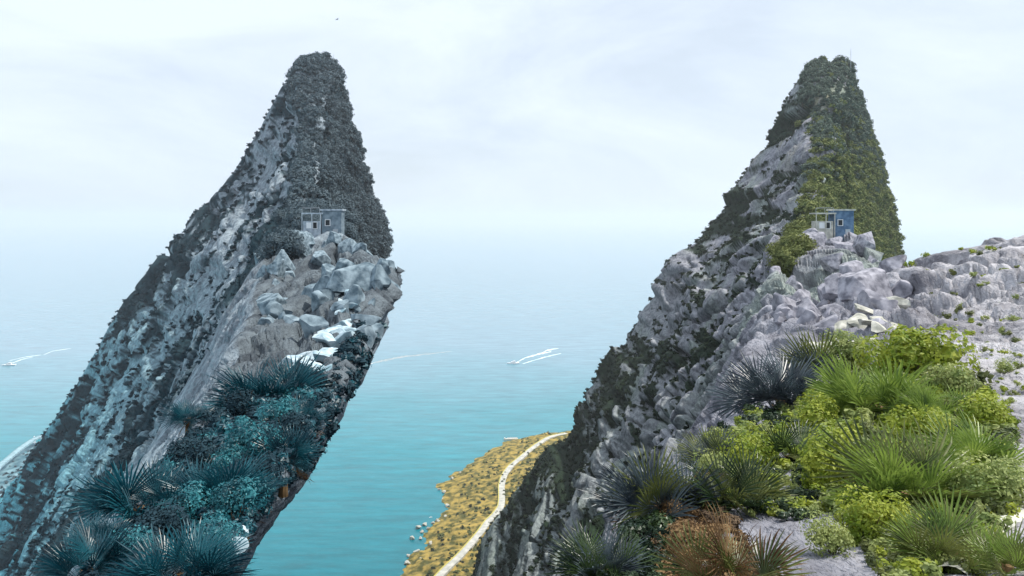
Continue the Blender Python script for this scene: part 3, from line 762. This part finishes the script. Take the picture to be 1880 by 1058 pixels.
boulder(1, 548, 478, 26, 'boulder_blue', 'tall blue-grey crag right below the hut on the left peak', None, 5, (1, 1, 1.4))
for k, (u, v, px, lab) in enumerate(((430, 1015, 26, 'white stone at the lower right end of the left spur'), (455, 975, 16, 'small white stone just above the bottom corner stone of the left spur'), (415, 1045, 22, 'lowest white stone of the left spur at the bottom of the picture'))):
    boulder(1, u, v, px, 'pale_blue', lab, None, 40+k)
for k, (u, v, px, lab) in enumerate(((1385, 1015, 20, 'white stone beside the brown palm at the bottom'), (1365, 1048, 22, 'lower white stone beside the brown palm at the bottom edge'))):
    boulder(0, u, v, px, 'pale_warm', lab, None, 44+k)

# ------------------------------------------------------------------ huts, masts
def hut(side):
    off = 940 if side else 0; d = 137.0; base = P(1538-off, 443, d)
    e = empty('hut', base); k = d/F   # metres per photo pixel
    tag(e, 'small grey flat-roofed hut with a white panel on the shoulder of the left peak' if side else 'small blue-walled flat-roofed hut with pale concrete wing on the shoulder of the right peak', 'hut')
    mc = M['concrete_b'] if side else M['concrete']; mw = M['slatewall'] if side else M['bluewall']
    b = MB(); b.box((1.1, 1.2, 2.1), (3.6, 2.6, 7.0)); b.build('wall', mw, e)
    b = MB(); b.box((-2.5, .8, 1.3), (3.2, 2.0, 4.8)); b.build('annex_wall', mc, e)
    b = MB(); b.box((1.1, 1.2, 5.75), (4.1, 3.1, .28)); b.box((-2.4, .9, 5.1), (3.9, 2.8, .26)); b.build('roof', mc, e)
    b = MB(); b.box((-3.0, -.235, 2.9), (1.0, .06, 1.1)); b.build('white_panel', M['white'], e)
    for x, z, w_, h_ in ((-1.9, 2.9, .7, 1.1), (.4, 3.4, .8, 1.0)):
        yy = -.24 if x < -1 else -.14
        b = MB(); b.box((x, yy, z), (w_, .08, h_)); wn = b.build('window', M['dark'], e)
        b = MB(); b.box((x, yy-.05, z+h_/2+.05), (w_+.2, .1, .1)); b.box((x, yy-.05, z-h_/2-.05), (w_+.2, .14, .1)); b.box((x-w_/2-.05, yy-.05, z), (.1, .1, h_)); b.box((x+w_/2+.05, yy-.05, z), (.1, .1, h_)); b.build('frame', M['white'], wn)
    b = MB(); b.box((1.8, -.14, 1.2), (.9, .08, 2.0)); dr = b.build('door', M['steel'], e)
    b = MB(); b.box((1.5, -.2, 1.2), (.06, .06, .2)); b.build('handle', M['white'], dr)
    for x in (-4.2, -2.4, -.8): b = MB(); b.tube((x, -.6, -.5), (x, -.6, 5.0), .08, .08, 6); b.build('post', mc, e)
    b = MB()
    for x in (-4.2, -2.6, -1.0): b.tube((x, -.5, 5.2), (x, -.5, 6.1), .04, .04, 5)
    b.tube((-4.2, -.5, 6.1), (-1.0, -.5, 6.1), .04, .04, 5); b.build('railing', M['steel'], e)
    b = MB(); b.box((-.7, 1.0, -1.6), (8.6, 4.6, 1.6)); b.build('foundation', mc, e)
hut(0); hut(1)
for u, v, hpx, lab in ((612, 122, 22, 'left thin radio mast on the summit of the left peak'), (619, 124, 16, 'shorter thin radio mast on the summit of the left peak'), (1562, 118, 28, 'taller thin radio mast on the summit of the right peak'), (1553, 118, 16, 'shorter thin radio mast on the summit of the right peak')):
    d = 515; base = P(u, v+14, d); k = d/F; e = empty('radio_mast', base); tag(e, lab, 'mast')
    b = MB(); b.tube((0, 0, 0), (0, 0, (hpx+14)*k), .16, .10, 6); b.build('pole', M['steel'], e)
    b = MB(); b.tube((-.5, 0, (hpx+4)*k), (.5, 0, (hpx+4)*k), .08, .08, 5); b.tube((-.35, 0, (hpx+8)*k), (.35, 0, (hpx+8)*k), .08, .08, 5); b.build('aerial', M['steel'], e)

# ------------------------------------------------------------------ boats and wakes
foam = noise_mat('foam', (.55, .70, .72), (.9, .93, .94), .25, .7, .2, 0, 8)
foam_f = noise_mat('spent_foam', (.24, .34, .37), (.46, .46, .45), .12, .7, .2, 0, 8)
def boat(u, v, L, rz, label, wakes, fm=foam):
    d = dsea(v); c = P(u, v, d); e = empty('motor_boat', (c.x, c.y, 0)); e.rotation_euler = (0, 0, rz); tag(e, label, 'boat')
    vs = []; st = [(-.5, .16, .5), (-.3, .17, .52), (0, .17, .55), (.25, .13, .62), (.42, .06, .7), (.5, .004, .78)]
    for x, w_, z in st:
        for sy, zz, q in ((-1, -.03*L, .6), (-1, z*.13*L, 1), (1, z*.13*L, 1), (1, -.03*L, .6)): vs.append((x*L, sy*w_*L*q, zz))
    fs = [(i*4+k, i*4+4+k, i*4+4+(k+1) % 4, i*4+(k+1) % 4) for i in range(5) for k in range(4)]+[(0, 1, 2, 3), (23, 22, 21, 20)]
    mesh_obj('hull', vs, fs, M['hull'], e)
    b = MB(); b.box((-.02*L, 0, .12*L), (.34*L, .2*L, .10*L)); b.box((-.08*L, 0, .2*L), (.2*L, .16*L, .05*L)); cb = b.build('cabin', M['white'], e)
    b = MB(); b.box((.155*L, 0, .13*L), (.02*L, .16*L, .05*L)); b.box((-.02*L, 0, .135*L), (.28*L, .205*L, .035*L)); b.build('window', M['glass'], cb)
    # wake: strips of foam lying on the water behind the boat
    vv = []; ff = []
    for pts in wakes:
        P_ = [(P(a, b_, dsea(b_)), w_) for a, b_, w_ in pts]
        Q = []
        for i in range(len(P_)-1):
            for k in range(8): t = k/8; Q.append((P_[i][0].lerp(P_[i+1][0], t), P_[i][1]*(1-t)+P_[i+1][1]*t))
        Q.append(P_[-1]); k0 = len(vv)
        for p, w_ in Q:
            j1 = rng.uniform(.4, 1.5); j2 = rng.uniform(.4, 1.5)
            vv += [(p.x, p.y-w_*j1, .05), (p.x+rng.uniform(-1, 1), p.y, .55), (p.x, p.y+w_*j2, .05)]
        for i in range(len(Q)-1):
            for k in (0, 1): ff.append((k0+i*3+k, k0+i*3+3+k, k0+i*3+4+k, k0+i*3+1+k))
    o = mesh_obj('wake_foam', vv, ff, fm, smooth=True); tag(o, kind='stuff')
boat(942, 668, 30, math.pi+.2, 'white motor boat trailing foam just left of the right cliff', [[(948, 666, 5), (965, 657, 6), (990, 650, 9), (1012, 646, 7)], [(990, 651, 6), (1005, 643, 9), (1025, 640, 3)], [(960, 668, 3), (1000, 656, 5), (1030, 649, 2)]])
boat(16, 671, 30, math.pi+.2, 'white motor boat trailing foam at the far left of the sea', [[(20, 668, 8), (40, 660, 12), (60, 656, 2)], [(20, 662, 5), (45, 656, 8), (75, 652, 1)], [(80, 652, 4), (96, 645, 5), (130, 640, 1)]])
boat(677, 669, 18, math.pi+.2, 'small boat at the head of a long faint pinkish wake in mid sea', [[(682, 667, 7), (710, 661, 12), (740, 655, 12), (770, 652, 8), (830, 645, 2)]], foam_f)
for u, v, lab in ((791, 950, 'tiny white boat anchored off the ochre shore, nearer the shore rocks'), (814, 915, 'tiny white boat anchored off the ochre shore, farther out')):
    boat(u, v, 3.6, .5, lab, [[(u+1, v+.4, .2), (u+3, v+.2, .1)]])
# shore rocks
rb = random.Random(5)
for k, (u, v, px) in enumerate(((838, 973, 9), (853, 963, 7), (822, 1026, 4), (835, 1000, 6), (768, 970, 6), (780, 965, 5), (795, 962, 4), (775, 978, 4), (790, 1000, 6), (772, 1030, 5), (808, 985, 5), (800, 1020, 4), (748, 1036, 6), (760, 1045, 5), (772, 990, 4), (756, 990, 5), (786, 972, 3), (815, 905, 4), (806, 900, 3), (822, 930, 5), (818, 950, 4), (803, 958, 5), (795, 1010, 3), (845, 870, 3), (830, 880, 4), (765, 1015, 6), (750, 1022, 4))):
    if ('boulder_warm', k) : 
        m = BM[k % 7].copy(); m.materials.append(M['pale_warm']); m.name = 'shore_rock'
    d = dsea(v); c = P(u, v, d); s = px/F*d; o = bpy.data.objects.new('shore_rock', m); COL.objects.link(o); o.location = (c.x, c.y, 1+s*.15); o.scale = (s*1.3, s, s*.7); o.rotation_euler = (0, 0, k)
    tag(o, 'pale rock at the water\'s edge of the ochre shore', 'rock', 'rocks along the ochre shore')

# stone path at the lower right
def path():
    pts = [(1885, 858), (1868, 885), (1880, 915), (1866, 945), (1838, 972), (1805, 1002), (1775, 1028), (1745, 1062)]
    Q = []
    for i in range(len(pts)-1):
        for k in range(12):
            t = k/12; u = pts[i][0]*(1-t)+pts[i+1][0]*t; v = pts[i][1]*(1-t)+pts[i+1][1]*t; d = float(ground(0, u, v))
            q = P(u, v, d); g_ = gpoint(0, u, d, 0); Q.append(Vector((q.x, q.y, g_.z)))
    for _ in range(25): Q = [Q[0]]+[(Q[i-1]+Q[i]*2+Q[i+1])/4 for i in range(1, len(Q)-1)]+[Q[-1]]
    vv = []
    for i, p in enumerate(Q):
        t = Q[min(i+1, len(Q)-1)]-Q[max(i-1, 0)]; t.z = 0; t.normalize(); s = Vector((t.y, -t.x, 0)); w_ = .05+rng.uniform(-.008, .008)
        for a, z in ((-1.1, -.15), (-1, .02), (-.3, .035+rng.uniform(-.008, .008)), (.3, .03+rng.uniform(-.008, .008)), (1, .02), (1.1, -.15)): vv.append(p+s*w_*a+Vector((0, 0, z)))
    ff = [(i*6+k, i*6+6+k, i*6+7+k, i*6+1+k) for i in range(len(Q)-1) for k in range(5)]
    tag(mesh_obj('stone_path', vv, ff, M['pale_warm']), kind='structure')
path()
# gull
g = empty('gull', P(619, 36, 160)); tag(g, 'tiny gull high in the sky above the left peak', 'bird')
g.rotation_euler = (0, .3, .6)
vs = [(-.35, 0, 0), (0, .06, .05), (.3, 0, 0), (0, -.06, .05), (0, 0, -.06), (.05, .5, .12), (-.05, 1.0, .0), (-.14, .5, .1), (.05, -.5, .12), (-.05, -1.0, .0), (-.14, -.5, .1), (-.1, .05, .03), (.12, .05, .03), (-.1, -.05, .03), (.12, -.05, .03)]
mesh_obj('body', vs, [(0, 1, 4), (1, 2, 4), (2, 3, 4), (3, 0, 4), (0, 3, 1), (1, 3, 2), (11, 12, 5, 7), (7, 5, 6), (13, 10, 8, 14), (10, 9, 8)], M['steel'], g)

# ------------------------------------------------------------------ haze
def haze():
    b = MB(); b.box((0, 58000, 248), (122000, 126000, 500)); 
    m = bpy.data.materials.new('haze'); m.use_nodes = True; t = m.node_tree; t.nodes.clear()
    o = t.nodes.new('ShaderNodeOutputMaterial'); p = t.nodes.new('ShaderNodeVolumePrincipled')
    p.inputs['Color'].default_value = (.95, .965, 1, 1); p.inputs['Density'].default_value = .00010; p.inputs['Anisotropy'].default_value = .2
    t.links.new(p.outputs[0], o.inputs['Volume'])
    tag(b.build('haze', m), kind='stuff')
HAZE = True
if HAZE: haze()
